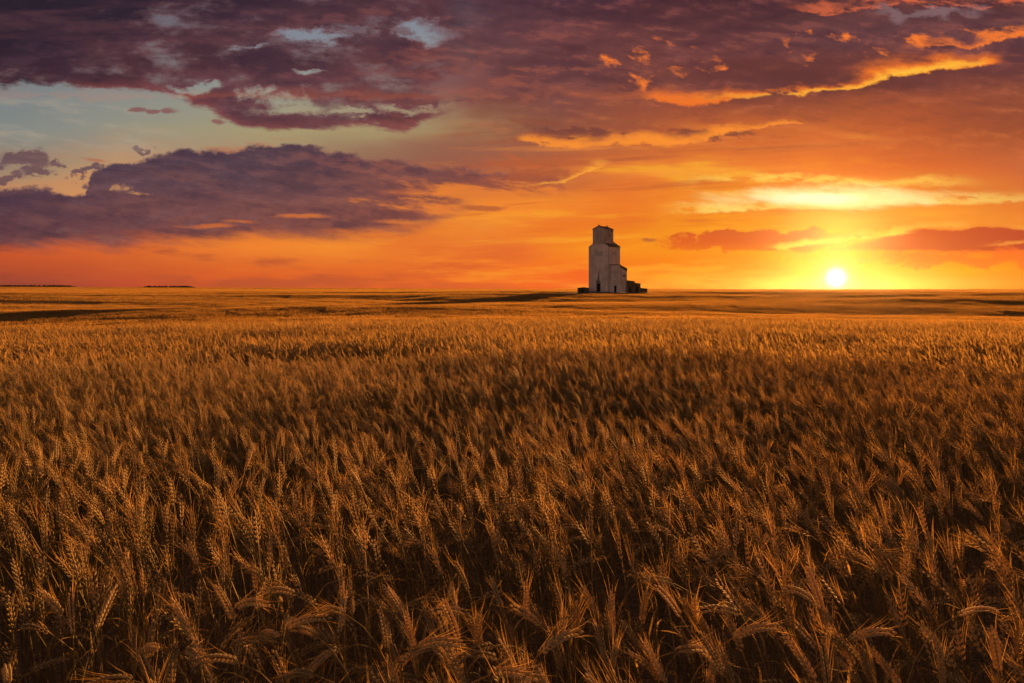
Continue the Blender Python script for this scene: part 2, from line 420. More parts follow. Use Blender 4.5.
class MB:
    """collects shapes for ONE mesh"""
    def __init__(self):
        self.v, self.f, self.tone, self.kind = [], [], [], []

    def add(self, vs, fs, tone=0.5, kind=0.0):
        b = len(self.v)
        self.v.extend(vs)
        self.f.extend([tuple(b + i for i in f) for f in fs])
        self.tone.extend([tone] * len(fs))
        self.kind.extend([kind] * len(fs))

    def box(self, x0, x1, y0, y1, z0, z1):
        vs = [(x, y, z) for z in (z0, z1) for y in (y0, y1) for x in (x0, x1)]
        self.add(vs, [(0, 2, 3, 1), (4, 5, 7, 6), (0, 1, 5, 4), (2, 6, 7, 3), (0, 4, 6, 2), (1, 3, 7, 5)])

    def prism(self, prof, y0, y1):
        """profile in x,z extruded along y"""
        n = len(prof)
        vs = [(x, y0, z) for x, z in prof] + [(x, y1, z) for x, z in prof]
        fs = [tuple(range(n)), tuple(range(2 * n - 1, n - 1, -1))]
        for i in range(n):
            j = (i + 1) % n
            fs.append((i, n + i, n + j, j))
        self.add(vs, fs)

    def mesh(self, name, mats, smooth=False):
        me = bpy.data.meshes.new(name)
        me.from_pydata([tuple(p) for p in self.v], [], self.f)
        for m in (mats if isinstance(mats, (list, tuple)) else [mats]):
            me.materials.append(m)
        if any(self.kind):
            me.polygons.foreach_set('material_index', [int(k) for k in self.kind])
        a = me.attributes.new('tone', 'FLOAT', 'FACE')
        a.data.foreach_set('value', self.tone)
        if smooth:
            me.polygons.foreach_set('use_smooth', [True] * len(me.polygons))
        me.update()
        return me

    def build(self, name, mats, parent=None, smooth=False, link=True):
        o = bpy.data.objects.new(name, self.mesh(name, mats, smooth))
        if link:
            COL.objects.link(o)
        if parent:
            o.parent = parent
        return o


# ------------------------------------------------------------------ materials
def new_mat(name):
    m = bpy.data.materials.new(name)
    m.use_nodes = True
    m.node_tree.nodes.clear()
    return m, m.node_tree


def plant_mat(name, dark, light, trans, transcol, rough=0.7, speckle=60.0):
    """dry straw: diffuse + light coming through, colour from stalk to stalk and along it"""
    m, nt = new_mat(name)
    N, L = nt.nodes, nt.links
    out = N.new('ShaderNodeOutputMaterial')
    at = N.new('ShaderNodeAttribute'); at.attribute_name = 'tone'
    oi = N.new('ShaderNodeObjectInfo')
    geo = N.new('ShaderNodeNewGeometry')
    nz = N.new('ShaderNodeTexNoise'); nz.inputs['Scale'].default_value = speckle; nz.inputs['Detail'].default_value = 2
    L.new(geo.outputs['Position'], nz.inputs['Vector'])
    wide = N.new('ShaderNodeTexNoise'); wide.inputs['Scale'].default_value = 0.35; wide.inputs['Detail'].default_value = 3
    L.new(geo.outputs['Position'], wide.inputs['Vector'])
    a = N.new('ShaderNodeMath'); a.operation = 'MULTIPLY_ADD'; a.inputs[1].default_value = 0.85
    L.new(at.outputs['Fac'], a.inputs[0])
    b = N.new('ShaderNodeMath'); b.operation = 'MULTIPLY_ADD'; b.inputs[1].default_value = 0.5; b.inputs[2].default_value = -0.2
    L.new(nz.outputs[0], b.inputs[0]); L.new(b.outputs[0], a.inputs[2])
    c = N.new('ShaderNodeMath'); c.operation = 'MULTIPLY_ADD'; c.inputs[1].default_value = 0.2
    L.new(oi.outputs['Random'], c.inputs[0]); L.new(a.outputs[0], c.inputs[2])
    d = N.new('ShaderNodeMath'); d.operation = 'MULTIPLY_ADD'; d.inputs[1].default_value = 0.6; d.use_clamp = True
    L.new(wide.outputs[0], d.inputs[0])
    e = N.new('ShaderNodeMath'); e.operation = 'SUBTRACT'; e.inputs[1].default_value = 0.4
    L.new(c.outputs[0], e.inputs[0]); L.new(e.outputs[0], d.inputs[2])
    mix = N.new('ShaderNodeMix'); mix.data_type = 'RGBA'
    L.new(d.outputs[0], mix.inputs[0])
    mix.inputs[6].default_value = dark + (1,); mix.inputs[7].default_value = light + (1,)
    p = N.new('ShaderNodeBsdfPrincipled')
    p.inputs['Roughness'].default_value = rough
    p.inputs['Specular IOR Level'].default_value = 0.14
    L.new(mix.outputs[2], p.inputs['Base Color'])
    t = N.new('ShaderNodeBsdfTranslucent')
    tm = N.new('ShaderNodeMix'); tm.data_type = 'RGBA'; tm.blend_type = 'MULTIPLY'; tm.inputs[0].default_value = 1
    L.new(mix.outputs[2], tm.inputs[6]); tm.inputs[7].default_value = transcol + (1,)
    L.new(tm.outputs[2], t.inputs['Color'])
    ms = N.new('ShaderNodeMixShader'); ms.inputs[0].default_value = trans
    L.new(p.outputs[0], ms.inputs[1]); L.new(t.outputs[0], ms.inputs[2])
    L.new(ms.outputs[0], out.inputs[0])
    return m


def plain_mat(name, colour, rough=0.8, var=0.25, scale=1.5, stretch=(1, 1, 1), bump=0.0, dirt=None):
    m, nt = new_mat(name)
    N, L = nt.nodes, nt.links
    out = N.new('ShaderNodeOutputMaterial')
    p = N.new('ShaderNodeBsdfPrincipled')
    p.inputs['Roughness'].default_value = rough
    p.inputs['Specular IOR Level'].default_value = 0.12
    tc = N.new('ShaderNodeTexCoord')
    mp = N.new('ShaderNodeMapping'); mp.inputs['Scale'].default_value = stretch
    L.new(tc.outputs['Object'], mp.inputs[0])
    nz = N.new('ShaderNodeTexNoise'); nz.inputs['Scale'].default_value = scale; nz.inputs['Detail'].default_value = 6
    nz.inputs['Roughness'].default_value = 0.65
    L.new(mp.outputs[0], nz.inputs['Vector'])
    mr = N.new('ShaderNodeMapRange'); mr.inputs[1].default_value = 0.3; mr.inputs[2].default_value = 0.7
    L.new(nz.outputs[0], mr.inputs[0])
    mix = N.new('ShaderNodeMix'); mix.data_type = 'RGBA'
    L.new(mr.outputs[0], mix.inputs[0])
    dk = dirt or tuple(c * (1 - var) for c in colour)
    mix.inputs[6].default_value = dk + (1,); mix.inputs[7].default_value = tuple(min(1, c * (1 + var * 0.5)) for c in colour) + (1,)
    L.new(mix.outputs[2], p.inputs['Base Color'])
    if bump:
        bp = N.new('ShaderNodeBump'); bp.inputs['Strength'].default_value = bump
        L.new(nz.outputs[0], bp.inputs['Height']); L.new(bp.outputs[0], p.inputs['Normal'])
    L.new(p.outputs[0], out.inputs[0])
    return m


M_STEM = plant_mat('straw_stem', (0.17, 0.125, 0.042), (0.50, 0.38, 0.15), 0.38, (1.0, 0.76, 0.42))
M_EAR = plant_mat('ripe_ear', (0.25, 0.19, 0.078), (0.64, 0.51, 0.26), 0.42, (1.0, 0.74, 0.38))
M_AWN = plant_mat('awn', (0.40, 0.26, 0.10), (0.78, 0.57, 0.26), 0.72, (1.0, 0.74, 0.38))
M_LEAF = plant_mat('dry_leaf', (0.16, 0.12, 0.045), (0.52, 0.39, 0.16), 0.60, (1.0, 0.76, 0.42))
PLANT_MATS = [M_STEM, M_EAR, M_AWN, M_LEAF]


# ------------------------------------------------------------------ the lie of the land
def sm(a, b, x):
    t = np.clip((x - a) / (b - a), 0, 1)
    return t * t * (3 - 2 * t)


YARD_Z = 0.38
ELEV_D, ELEV_X = 240.0, 34.0          # the grain elevator: straight ahead distance, and to the right


def land(x, y):
    x = np.asarray(x, float); y = np.asarray(y, float)
    d = np.hypot(x, y)
    # home field is nearly level, then the land sinks into a wide swale and climbs to the elevator
    z = -2.3 * sm(6, 84, d) + 1.45 * sm(105, 232, d)
    near = sm(14, 40, d)
    z = z + near * (1 - sm(250, 500, d)) * (
        0.30 * np.sin(y * 0.105 + 0.018 * x + 0.6) * sm(20, 60, d)
        + 0.24 * np.sin(y * 0.061 - 0.031 * x + 1.9)
        + 0.10 * np.sin(y * 0.23 + 0.05 * x))
    # swales on the left
    z = z + 0.75 * np.exp(-((x + 16) / 26) ** 2 - ((y - 84) / 9) ** 2)
    z = z + 0.55 * np.exp(-((x + 75) / 40) ** 2 - ((y - 112) / 11) ** 2)
    z = z - 0.3 * np.exp(-((x + 20) / 34) ** 2 - ((y - 66) / 8) ** 2)
    z = z + 0.8 * np.exp(-((x - 100) / 40) ** 2 - ((y - 130) / 12) ** 2)
    # small unevenness of the crop's ground close by
    z = z + 0.045 * np.sin(x * 0.9 + 0.4 * y) * np.sin(y * 1.15 - 0.3 * x + 1.0) * sm(2, 5, d) * (1 - sm(40, 80, d))
    # far country
    far = sm(300, 900, d)
    z = z + far * (0.6 * np.sin(d * 0.0042 + x * 0.0011) + 0.4 * np.sin(d * 0.0101 + 1.2) + 0.7)
    z = z + sm(450, 1250, d) * 4.6 * sm(150, -900, x)
    # levelled yard round the elevator
    dy = np.hypot((x - ELEV_X) / 1.5, (y - ELEV_D - 4) / 1.0)
    z = z * sm(9, 17, dy) + YARD_Z * (1 - sm(9, 17, dy))
    return z


def land1(x, y):
    return float(land(x, y))


# ground: one sheet from under the camera to beyond the horizon
def build_ground():
    rings = [0.0] + list(np.geomspace(0.6, 2600, 210))
    segs = 288
    ang = np.linspace(0, 2 * math.pi, segs, endpoint=False)
    vs = [(0, 0, land1(0, 0))]
    for r in rings[1:]:
        x, y = r * np.sin(ang), r * np.cos(ang)
        d = np.hypot(x, y)
        yard = 1 - sm(9, 20, np.hypot((x - ELEV_X) / 1.5, (y - ELEV_D - 4) / 1.0))
        z = land(x, y) + 0.3 * sm(110, 230, d) * (1 - yard)      # far off the sheet is the top of the crop itself
        vs.extend(zip(x, y, z))
    fs = [(0, 1 + (i + 1) % segs, 1 + i) for i in range(segs)]
    for k in range(len(rings) - 2):
        a, b = 1 + k * segs, 1 + (k + 1) * segs
        for i in range(segs):
            j = (i + 1) % segs
            fs.append((a + i, a + j, b + j, b + i))
    me = bpy.data.meshes.new('ground')
    me.from_pydata([tuple(map(float, v)) for v in vs], [], fs)
    me.polygons.foreach_set('use_smooth', [True] * len(me.polygons))
    m, nt = new_mat('ground')
    N, L = nt.nodes, nt.links
    out = N.new('ShaderNodeOutputMaterial')
    p = N.new('ShaderNodeBsdfPrincipled'); p.inputs['Roughness'].default_value = 0.9
    p.inputs['Specular IOR Level'].default_value = 0.1
    geo = N.new('ShaderNodeNewGeometry')
    ln = N.new('ShaderNodeVectorMath'); ln.operation = 'LENGTH'
    L.new(geo.outputs['Position'], ln.inputs[0])
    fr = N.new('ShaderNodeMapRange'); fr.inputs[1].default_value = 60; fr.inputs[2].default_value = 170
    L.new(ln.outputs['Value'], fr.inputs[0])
    mp = N.new('ShaderNodeMapping'); mp.inputs['Scale'].default_value = (0.0016, 0.007, 0.0)
    L.new(geo.outputs['Position'], mp.inputs[0])
    nz = N.new('ShaderNodeTexNoise'); nz.inputs['Scale'].default_value = 1.0; nz.inputs['Detail'].default_value = 3
    L.new(mp.outputs[0], nz.inputs['Vector'])
    cr = N.new('ShaderNodeValToRGB')
    els = cr.color_ramp.elements
    els[0].position = 0.36; els[0].color = (0.07, 0.04, 0.018, 1)
    els[1].position = 0.62; els[1].color = (0.30, 0.17, 0.06, 1)
    e = els.new(0.46); e.color = (0.20, 0.11, 0.04, 1)
    L.new(nz.outputs[0], cr.inputs[0])
    n2 = N.new('ShaderNodeTexNoise'); n2.inputs['Scale'].default_value = 14; n2.inputs['Detail'].default_value = 6
    L.new(geo.outputs['Position'], n2.inputs['Vector'])
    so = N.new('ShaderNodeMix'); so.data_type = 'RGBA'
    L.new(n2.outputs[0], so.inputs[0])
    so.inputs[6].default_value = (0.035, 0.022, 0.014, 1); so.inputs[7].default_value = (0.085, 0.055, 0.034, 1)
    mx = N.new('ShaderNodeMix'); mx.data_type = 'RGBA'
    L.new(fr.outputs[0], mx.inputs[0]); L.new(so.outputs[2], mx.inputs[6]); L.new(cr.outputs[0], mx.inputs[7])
    yd = N.new('ShaderNodeVectorMath'); yd.operation = 'MULTIPLY_ADD'
    L.new(geo.outputs['Position'], yd.inputs[0]); yd.inputs[1].default_value = (1 / 1.5, 1, 0); yd.inputs[2].default_value = (-ELEV_X / 1.5, -ELEV_D - 4, 0)
    yl = N.new('ShaderNodeVectorMath'); yl.operation = 'LENGTH'; L.new(yd.outputs[0], yl.inputs[0])
    yr = N.new('ShaderNodeMapRange'); yr.inputs[1].default_value = 19; yr.inputs[2].default_value = 16
    L.new(yl.outputs['Value'], yr.inputs[0])
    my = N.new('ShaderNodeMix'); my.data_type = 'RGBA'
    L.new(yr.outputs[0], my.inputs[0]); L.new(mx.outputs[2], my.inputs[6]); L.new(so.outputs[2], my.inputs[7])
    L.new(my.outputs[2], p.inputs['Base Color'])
    # standing crop catches low sun on its ears
    n3 = N.new('ShaderNodeTexNoise'); n3.inputs['Scale'].default_value = 1.3; n3.inputs['Detail'].default_value = 8; n3.inputs['Roughness'].default_value = 0.7
    L.new(geo.outputs['Position'], n3.inputs['Vector'])
    bp = N.new('ShaderNodeBump'); bp.inputs['Strength'].default_value = 1.0; bp.inputs['Distance'].default_value = 0.9
    L.new(n3.outputs[0], bp.inputs['Height']); L.new(bp.outputs[0], p.inputs['Normal'])
    p.inputs['Sheen Weight'].default_value = 0.5
    p.inputs['Sheen Roughness'].default_value = 0.6
    p.inputs['Sheen Tint'].default_value = (1, 0.7, 0.4, 1)
    L.new(p.outputs[0], out.inputs[0])
    me.materials.append(m)
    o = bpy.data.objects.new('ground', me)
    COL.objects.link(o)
    o['kind'] = 'structure'
    return o


# ------------------------------------------------------------------ wheat
def tube(mb, pts, rad, sides, tone, kind, flat=1.0):
    """a tapering tube along pts"""
    vs, fs = [], []
    n = len(pts)
    for i in range(n):
        a = pts[max(0, i - 1)]; b = pts[min(n - 1, i + 1)]
        t = (b - a).normalized()
        u = t.cross(Vector((0.31, 0.95, 0.05))).normalized()
        w = t.cross(u)
        for k in range(sides):
            an = 2 * math.pi * k / sides
            vs.append(pts[i] + (u * math.cos(an) + w * (math.sin(an) * flat)) * rad[i])
    for i in range(n - 1):
        for k in range(sides):
            j = (k + 1) % sides
            fs.append((i * sides + k, i * sides + j, (i + 1) * sides + j, (i + 1) * sides + k))
    mb.add(vs, fs, tone, kind)


def seed(mb, base, axis, ref, ln, wd, sides, rings, tone, kind=1):
    """one plump grain in its husk"""
    t = axis.normalized()
    u = t.cross(ref).normalized()
    w = t.cross(u)
    prof = [(0.0, 0.35), (0.22, 0.9), (0.5, 1.0), (0.78, 0.62), (1.0, 0.08)] if rings == 5 else [(0.0, 0.4), (0.4, 1.0), (1.0, 0.1)]
    vs, fs = [], []
    for s, r in prof:
        for k in range(sides):
            an = 2 * math.pi * (k + 0.5) / sides
            vs.append(base + t * (ln * s) + (u * math.cos(an) + w * math.sin(an) * 0.8) * (wd * 0.5 * r))
    for i in range(len(prof) - 1):
        for k in range(sides):
            j = (k + 1) % sides
            fs.append((i * sides + k, i * sides + j, (i + 1) * sides + j, (i + 1) * sides + k))
    mb.add(vs, fs, tone, kind)


class Rnd(random.Random):
    def s(self, a): return self.uniform(-a, a)


def stalk_path(rg, h, lean, bend, az, ear_len, n_stem=9, n_ear=8):
    """points up the straw and on along the ear; az is where it leans to, bend how far the ear droops"""
    d = Vector((math.cos(az), math.sin(az), 0))
    side = Vector((-math.sin(az), math.cos(az), 0))
    p = Vector((0, 0, 0))
    wob = rg.s(0.05)
    stem, ear = [p.copy()], []
    L = h / n_stem
    for i in range(n_stem):
        s = (i + 1) / n_stem
        th = lean * (0.35 + 0.65 * s) + bend * 0.55 * max(0, (s - 0.55) / 0.45) ** 2.2
        p = p + (Vector((0, 0, 1)) * math.cos(th) + d * math.sin(th) + side * wob * s) * L
        stem.append(p.copy())
    ear.append(p.copy())
    for i in range(n_ear):
        s = (i + 1) / n_ear
        th = lean + bend * (0.55 + 0.45 * s)
        p = p + (Vector((0, 0, 1)) * math.cos(th) + d * math.sin(th) + side * wob) * (ear_len / n_ear)
        ear.append(p.copy())
    return stem, ear


def along(pts, s):
    x = s * (len(pts) - 1)
    i = min(int(x), len(pts) - 2)
    f = x - i
    return pts[i].lerp(pts[i + 1], f), (pts[i + 1] - pts[i]).normalized()


def ear_mesh(rg, mb_ear, mb_awn, ear, tone, nodes=17, sides=5, rings=5, awn_len=0.062, awn_w=0.00045, awn_keep=1.0, two=True):
    ref = Vector((rg.s(1), rg.s(1), 0.2)).normalized()
    for i in range(nodes):
        s = i / nodes
        p, t = along(ear, s * 0.93)
        u = t.cross(ref).normalized()
        w = t.cross(u).normalized()
        sgn = 1 if i % 2 else -1
        size = (0.72 + 0.28 * math.sin(math.pi * min(1, 0.15 + s * 0.85)))
        for q in ((-1, 1) if two else (0,)):
            off = u * sgn * 0.0030 + w * q * 0.0024
            ax = t + u * sgn * 0.38 + w * q * 0.26
            seed(mb_ear, p + off, ax, ref, 0.0136 * size, 0.0070 * size, sides, rings, tone + rg.s(0.14))
            if rg.random() < awn_keep:
                b = p + off + ax.normalized() * 0.011 * size
                ln = awn_len * rg.uniform(0.7, 1.15) * (0.75 + 0.35 * (1 - s))
                dr = (t * 1.0 + u * (sgn * rg.uniform(0.08, 0.26)) + w * (q * 0.16 + rg.s(0.12))).normalized()
                dr2 = (dr + u * sgn * 0.12 + Vector((rg.s(.08), rg.s(.08), 0.02 + rg.s(0.06)))).normalized()
                m_ = b + dr * ln * 0.5
                q_ = dr.cross(Vector((rg.s(1), rg.s(1), rg.s(1)))).normalized() * awn_w
                e_ = m_ + dr2 * ln * 0.5
                mb_awn.add([b - q_, b + q_, m_ + q_ * 0.8, m_ - q_ * 0.8, e_], [(0, 1, 2, 3), (3, 2, 4)], tone + rg.s(0.2), 2)
    # tip grain
    p, t = along(ear, 0.95)
    seed(mb_ear, p, t, ref, 0.012, 0.006, sides, rings, tone)


def leaf_mesh(rg, mb, base, az, ln, wd, droop, tone, segs=7):
    """a dry ribbon leaf, twisting as it hangs"""
    d = Vector((math.cos(az), math.sin(az), 0))
    side = Vector((-math.sin(az), math.cos(az), 0))
    p = base.copy()
    tw = rg.s(1.2)
    vs, fs = [], []
    for i in range(segs + 1):
        s = i / segs
        th = 0.35 + droop * s
        a = tw * s
        wv = side * math.cos(a) + Vector((0, 0, 1)) * math.sin(a)
        hw = wd * 0.5 * (0.55 + 0.45 * math.sin(math.pi * min(1, s * 1.4 + 0.15))) * (1 - s ** 3)
        nrm = d.cross(wv) * (hw * 0.35)
        vs += [p - wv * hw, p + nrm, p + wv * hw]
        p = p + (Vector((0, 0, 1)) * math.cos(th) + d * math.sin(th)) * (ln / segs)
    for i in range(segs):
        a, b = i * 3, (i + 1) * 3
        fs += [(a, a + 1, b + 1, b), (a + 1, a + 2, b + 2, b + 1)]
    mb.add(vs, fs, tone, 3)


WIND = math.radians(168)          # ears lean to the left, a little away


def shape_of(rg, kind):
    """lean, droop, direction"""
    az = WIND + rg.gauss(0, 0.75)
    if kind == 'upright':
        return rg.uniform(0.02, 0.15), rg.uniform(0.05, 0.40), az
    if kind == 'leaning':
        return rg.uniform(0.08, 0.24), rg.uniform(0.35, 1.05), az
    return rg.uniform(0.08, 0.2), rg.uniform(1.5, 2.4), (WIND if rg.random() < 0.55 else WIND + math.pi) + rg.gauss(0, 0.35)


def stalk_lite(rg, mb, x, y, kind, lod):
    lean, bend, az = shape_of(rg, kind)
    h = rg.gauss(0.64, 0.055) - (0.02 if kind == 'nodding' else 0)
    ear_len = rg.uniform(0.08, 0.11)
    o = Vector((x, y, 0))
    tone = rg.uniform(0.15, 0.95)
    stem, ear = stalk_path(rg, h, lean, bend, az, ear_len, 7 if lod == 1 else 4, 6 if lod == 1 else 3)
    stem = [o + p for p in stem]; ear = [o + p for p in ear]
    if lod == 1:
        tube(mb, stem, [0.0017] * len(stem), 3, tone * 0.8, 0)
        ear_mesh(rg, mb, mb, ear, tone, nodes=12, sides=4, rings=3, awn_len=0.072, awn_w=0.00028, awn_keep=0.36)
        if rg.random() < 0.8:
            b, _ = along(stem, rg.uniform(0.45, 0.85))
            leaf_mesh(rg, mb, b, rg.uniform(0, 6.28), rg.uniform(0.10, 0.2), rg.uniform(0.005, 0.009), rg.uniform(1.0, 2.6), tone, 4)
    elif lod == 2:
        tube(mb, stem, [0.0024] * len(stem), 3, tone * 0.8, 0)
        w = 0.0075
        t_ = (ear[-1] - ear[0]).normalized()
        u_ = t_.cross(Vector((rg.s(1), rg.s(1), 0.3))).normalized()
        for a_ in (u_, t_.cross(u_)):
            pr = [0.45, 1.0, 0.95, 0.3]
            vv = [p - a_ * w * r for p, r in zip(ear, pr)] + [p + a_ * w * r for p, r in zip(ear, pr)]
            mb.add(vv, [(k, k + 1, 5 + k, 4 + k) for k in range(3)], tone, 1)
        for _ in range(3):
            p, t = along(ear, rg.uniform(0.1, 1.0))
            dr = (t + Vector((rg.s(0.32), rg.s(0.32), rg.s(0.2)))).normalized()
            e = p + dr * rg.uniform(0.05, 0.085)
            q = t.cross(Vector((rg.s(1), rg.s(1), rg.s(1)))).normalized() * 0.0008
            mb.add([p - q, p + q, e], [(0, 1, 2)], tone + rg.s(0.2), 2)
        if rg.random() < 0.7:
            b, _ = along(stem, rg.uniform(0.5, 0.9))
            leaf_mesh(rg, mb, b, rg.uniform(0, 6.28), rg.uniform(0.10, 0.2), rg.uniform(0.006, 0.010), rg.uniform(1.0, 2.6), tone, 2)


def patch(seed_, size, count, lod, wide=1.0):
    rg = Rnd(seed_)
    mb = MB()
    for _ in range(count):
        x, y = rg.s(size / 2), rg.s(size / 2)
        k = rg.random()
        kind = 'upright' if k < 0.3 else 'leaning' if k < 0.82 else 'nodding'
        if lod <= 2:
            stalk_lite(rg, mb, x, y, kind, lod)
        else:
            # far off: a blade of straw carrying an ear and a tuft of awns
            az = WIND + rg.gauss(0, 0.8)
            h = rg.gauss(0.68, 0.05)
            d = Vector((math.cos(az), math.sin(az), 0))
            tone = rg.uniform(0.15, 0.95)
            yaw = rg.uniform(0, math.pi)
            q = Vector((math.cos(yaw), math.sin(yaw), 0))
            o = Vector((x, y, 0))
            top = o + Vector((0, 0, h)) + d * h * rg.uniform(0.05, 0.22)
            ws, we = 0.004 * wide, 0.011 * wide
            mb.add([o + Vector((0, 0, 0.25)) - q * ws, o + Vector((0, 0, 0.25)) + q * ws, top + q * ws, top - q * ws], [(0, 1, 2, 3)], tone * 0.8, 0)
            e = top + (Vector((0, 0, 1)) + d * rg.uniform(0.1, 1.1)).normalized() * 0.11
            q2 = Vector((-q.y, q.x, 0))
            mb.add([top - q * we, top + q * we, e + q * we * 0.4, e - q * we * 0.4,
                    top - q2 * we, top + q2 * we, e + q2 * we * 0.4, e - q2 * we * 0.4], [(0, 1, 2, 3), (4, 5, 6, 7)], tone * 0.7, 3)
            for _ in range(2):
                f = e + (e - top) * 0.55 + Vector((rg.s(0.02), rg.s(0.02), 0)) * wide
                mb.add([e.lerp(top, 0.4) - q * we * 0.5, e.lerp(top, 0.4) + q * we * 0.5, f], [(0, 1, 2)], tone + rg.s(0.2), 2)
    return mb.build('wheat_patch', PLANT_MATS, link=False, smooth=(lod == 1))


def crop_height(x, y):
    """how tall the crop stands from place to place"""
    a = np.sin(x * 0.52 + 1.3 * np.sin(y * 0.33)) * np.sin(y * 0.85 + 0.8 * np.sin(x * 0.27) + 0.7)
    b = np.sin(x * 1.3 - y * 0.4 + 2.0) * np.sin(y * 2.1 + x * 0.35)
    c = np.sin(x * 0.11 + 0.5) * np.sin(y * 0.21 + 0.06 * x)
    return 1.0 + 0.06 * np.tanh(a * 2.2) + 0.04 * b + 0.015 * c


NEAR_R0, NEAR_R1 = 1.12, 2.0
HALF = math.radians(40)


def build_field():
    rg = np.random.default_rng(5)
    protos = []
    lods = []          # (first variant, how many, tile, r0, r1, half angle)
    def add_lod(n, size, count, lod, tile, r0, r1, half, wide=1.0):
        lods.append((len(protos), n, tile, r0, r1, half))
        for i in range(n):
            protos.append(patch(100 * lod + i + len(protos), size, count, lod, wide))
    add_lod(8, 0.56, 50, 1, 0.48, 0.0, 9.0, math.radians(62))
    add_lod(6, 1.7, 370, 2, 1.5, 9.0, 44.0, math.radians(54))
    add_lod(5, 5.4, 1900, 3, 4.6, 44.0, 150.0, math.radians(48), 1.5)
    add_lod(4, 15.0, 4200, 4, 12.5, 150.0, 700.0, math.radians(46), 3.4)
    add_lod(3, 44.0, 5200, 5, 36.0, 700.0, 2550.0, math.radians(44), 11.0)

    # broken straw and old leaves standing low between the nearest stalks
    lows = []
    for i in range(4):
        g = Rnd(700 + i); mb = MB()
        for _ in range(46):
            o_ = Vector((g.s(0.27), g.s(0.27), 0))
            l_, b_, a_ = shape_of(g, 'leaning')
            st, _e = stalk_path(g, g.uniform(0.30, 0.58), l_ * 1.3, b_ * 0.5, a_, 0.02, 5, 2)
            st = [o_ + p for p in st]
            tn = g.uniform(0.0, 0.8)
            tube(mb, st, [0.0017] * len(st), 3, tn, 0)
            for _k in range(2):
                q, _t = along(st, g.uniform(0.4, 1.0))
                leaf_mesh(g, mb, q, g.uniform(0, 6.28), g.uniform(0.10, 0.22), g.uniform(0.005, 0.009), g.uniform(0.8, 2.6), tn, 4)
        lows.append(len(protos)); protos.append(mb.build('straw_patch', PLANT_MATS, link=False, smooth=True))
    P, R, S, V = [], [], [], []
    gx, gy = np.meshgrid(np.arange(-6, 7) * 0.42, np.arange(-6, 7) * 0.42)
    x, y = gx.ravel(), gy.ravel()
    d = np.hypot(x, y)
    ok = (d > NEAR_R0 - 0.1) & (d < NEAR_R1 + 0.2) & (np.abs(np.arctan2(x, y)) < HALF + 0.1)
    x, y = x[ok], y[ok]
    m = len(x)
    P.append(np.stack([x, y, land(x, y)], 1)); R.append(np.stack([np.zeros(m), np.zeros(m), rg.normal(0, 0.5, m)], 1))
    S.append(np.ones((m, 3))); V.append(lows[0] + rg.integers(0, 4, m))
    for first, n, tile, r0, r1, half in lods:
        k = int(r1 / tile) + 2
        gx, gy = np.meshgrid(np.arange(-k, k + 1) * tile, np.arange(-k, k + 1) * tile)
        x = (gx + rg.uniform(-0.2, 0.2, gx.shape) * tile).ravel()
        y = (gy + rg.uniform(-0.2, 0.2, gx.shape) * tile).ravel()
        d = np.hypot(x, y)
        az = np.arctan2(x, y)
        ok = (d >= r0) & (d < r1) & (np.abs(az) < half)
        if r0 == 0.0:
            # the front of the field is made of single stalks; here only what stands round them
            hole = (d > NEAR_R0 - 0.05) & (d < NEAR_R1 + 0.12) & (np.abs(az) < HALF + 0.05)
            ok = ((d < r1) & (d > 0.6) & (np.abs(az) < half)) & ~hole
        yard = np.hypot((x - ELEV_X) / 1.5, (y - ELEV_D - 4) / 1.0)
        ok &= yard > 13 + tile * 0.4
        x, y = x[ok], y[ok]
        z = land(x, y)
        e = 0.5
        gxs = (land(x + e, y) - land(x - e, y)) / (2 * e)
        gys = (land(x, y + e) - land(x, y - e)) / (2 * e)
        m = len(x)
        hs = crop_height(x, y)
        P.append(np.stack([x, y, z], 1))
        R.append(np.stack([np.arctan(gys), -np.arctan(gxs), rg.normal(0, 0.35, m)], 1))
        w = np.ones(m)
        S.append(np.stack([w, w, hs * rg.uniform(0.96, 1.04, m)], 1))
        V.append(first + rg.integers(0, n, m))
    P, R, S, V = np.concatenate(P), np.concatenate(R), np.concatenate(S), np.concatenate(V)
    me = bpy.data.meshes.new('wheat_field')
    me.vertices.add(len(P))
    me.vertices.foreach_set('co', P.astype(np.float32).ravel())
    a = me.attributes.new('rot', 'FLOAT_VECTOR', 'POINT'); a.data.foreach_set('vector', R.astype(np.float32).ravel())
    a = me.attributes.new('size', 'FLOAT_VECTOR', 'POINT'); a.data.foreach_set('vector', S.astype(np.float32).ravel())
    a = me.attributes.new('pick', 'INT', 'POINT'); a.data.foreach_set('value', V.astype(np.int32))
    me.update()
    o = bpy.data.objects.new('wheat_field', me)
    COL.objects.link(o)
    tag(o, 'ripe bearded wheat covering the whole field out to the horizon', 'wheat', kind='stuff')
    ng = bpy.data.node_groups.new('wheat_field', 'GeometryNodeTree')
    ng.interface.new_socket('Geometry', in_out='INPUT', socket_type='NodeSocketGeometry')
    ng.interface.new_socket('Geometry', in_out='OUTPUT', socket_type='NodeSocketGeometry')
    N, L = ng.nodes, ng.links
    gi, go = N.new('NodeGroupInput'), N.new('NodeGroupOutput')
    join = N.new('GeometryNodeJoinGeometry')
    for pr in reversed(protos):
        oi = N.new('GeometryNodeObjectInfo')
        oi.inputs['Object'].default_value = pr
        oi.inputs['As Instance'].default_value = True
        L.new(oi.outputs['Geometry'], join.inputs[0])
    iop = N.new('GeometryNodeInstanceOnPoints')
    L.new(gi.outputs[0], iop.inputs['Points'])
    L.new(join.outputs[0], iop.inputs['Instance'])
    iop.inputs['Pick Instance'].default_value = True

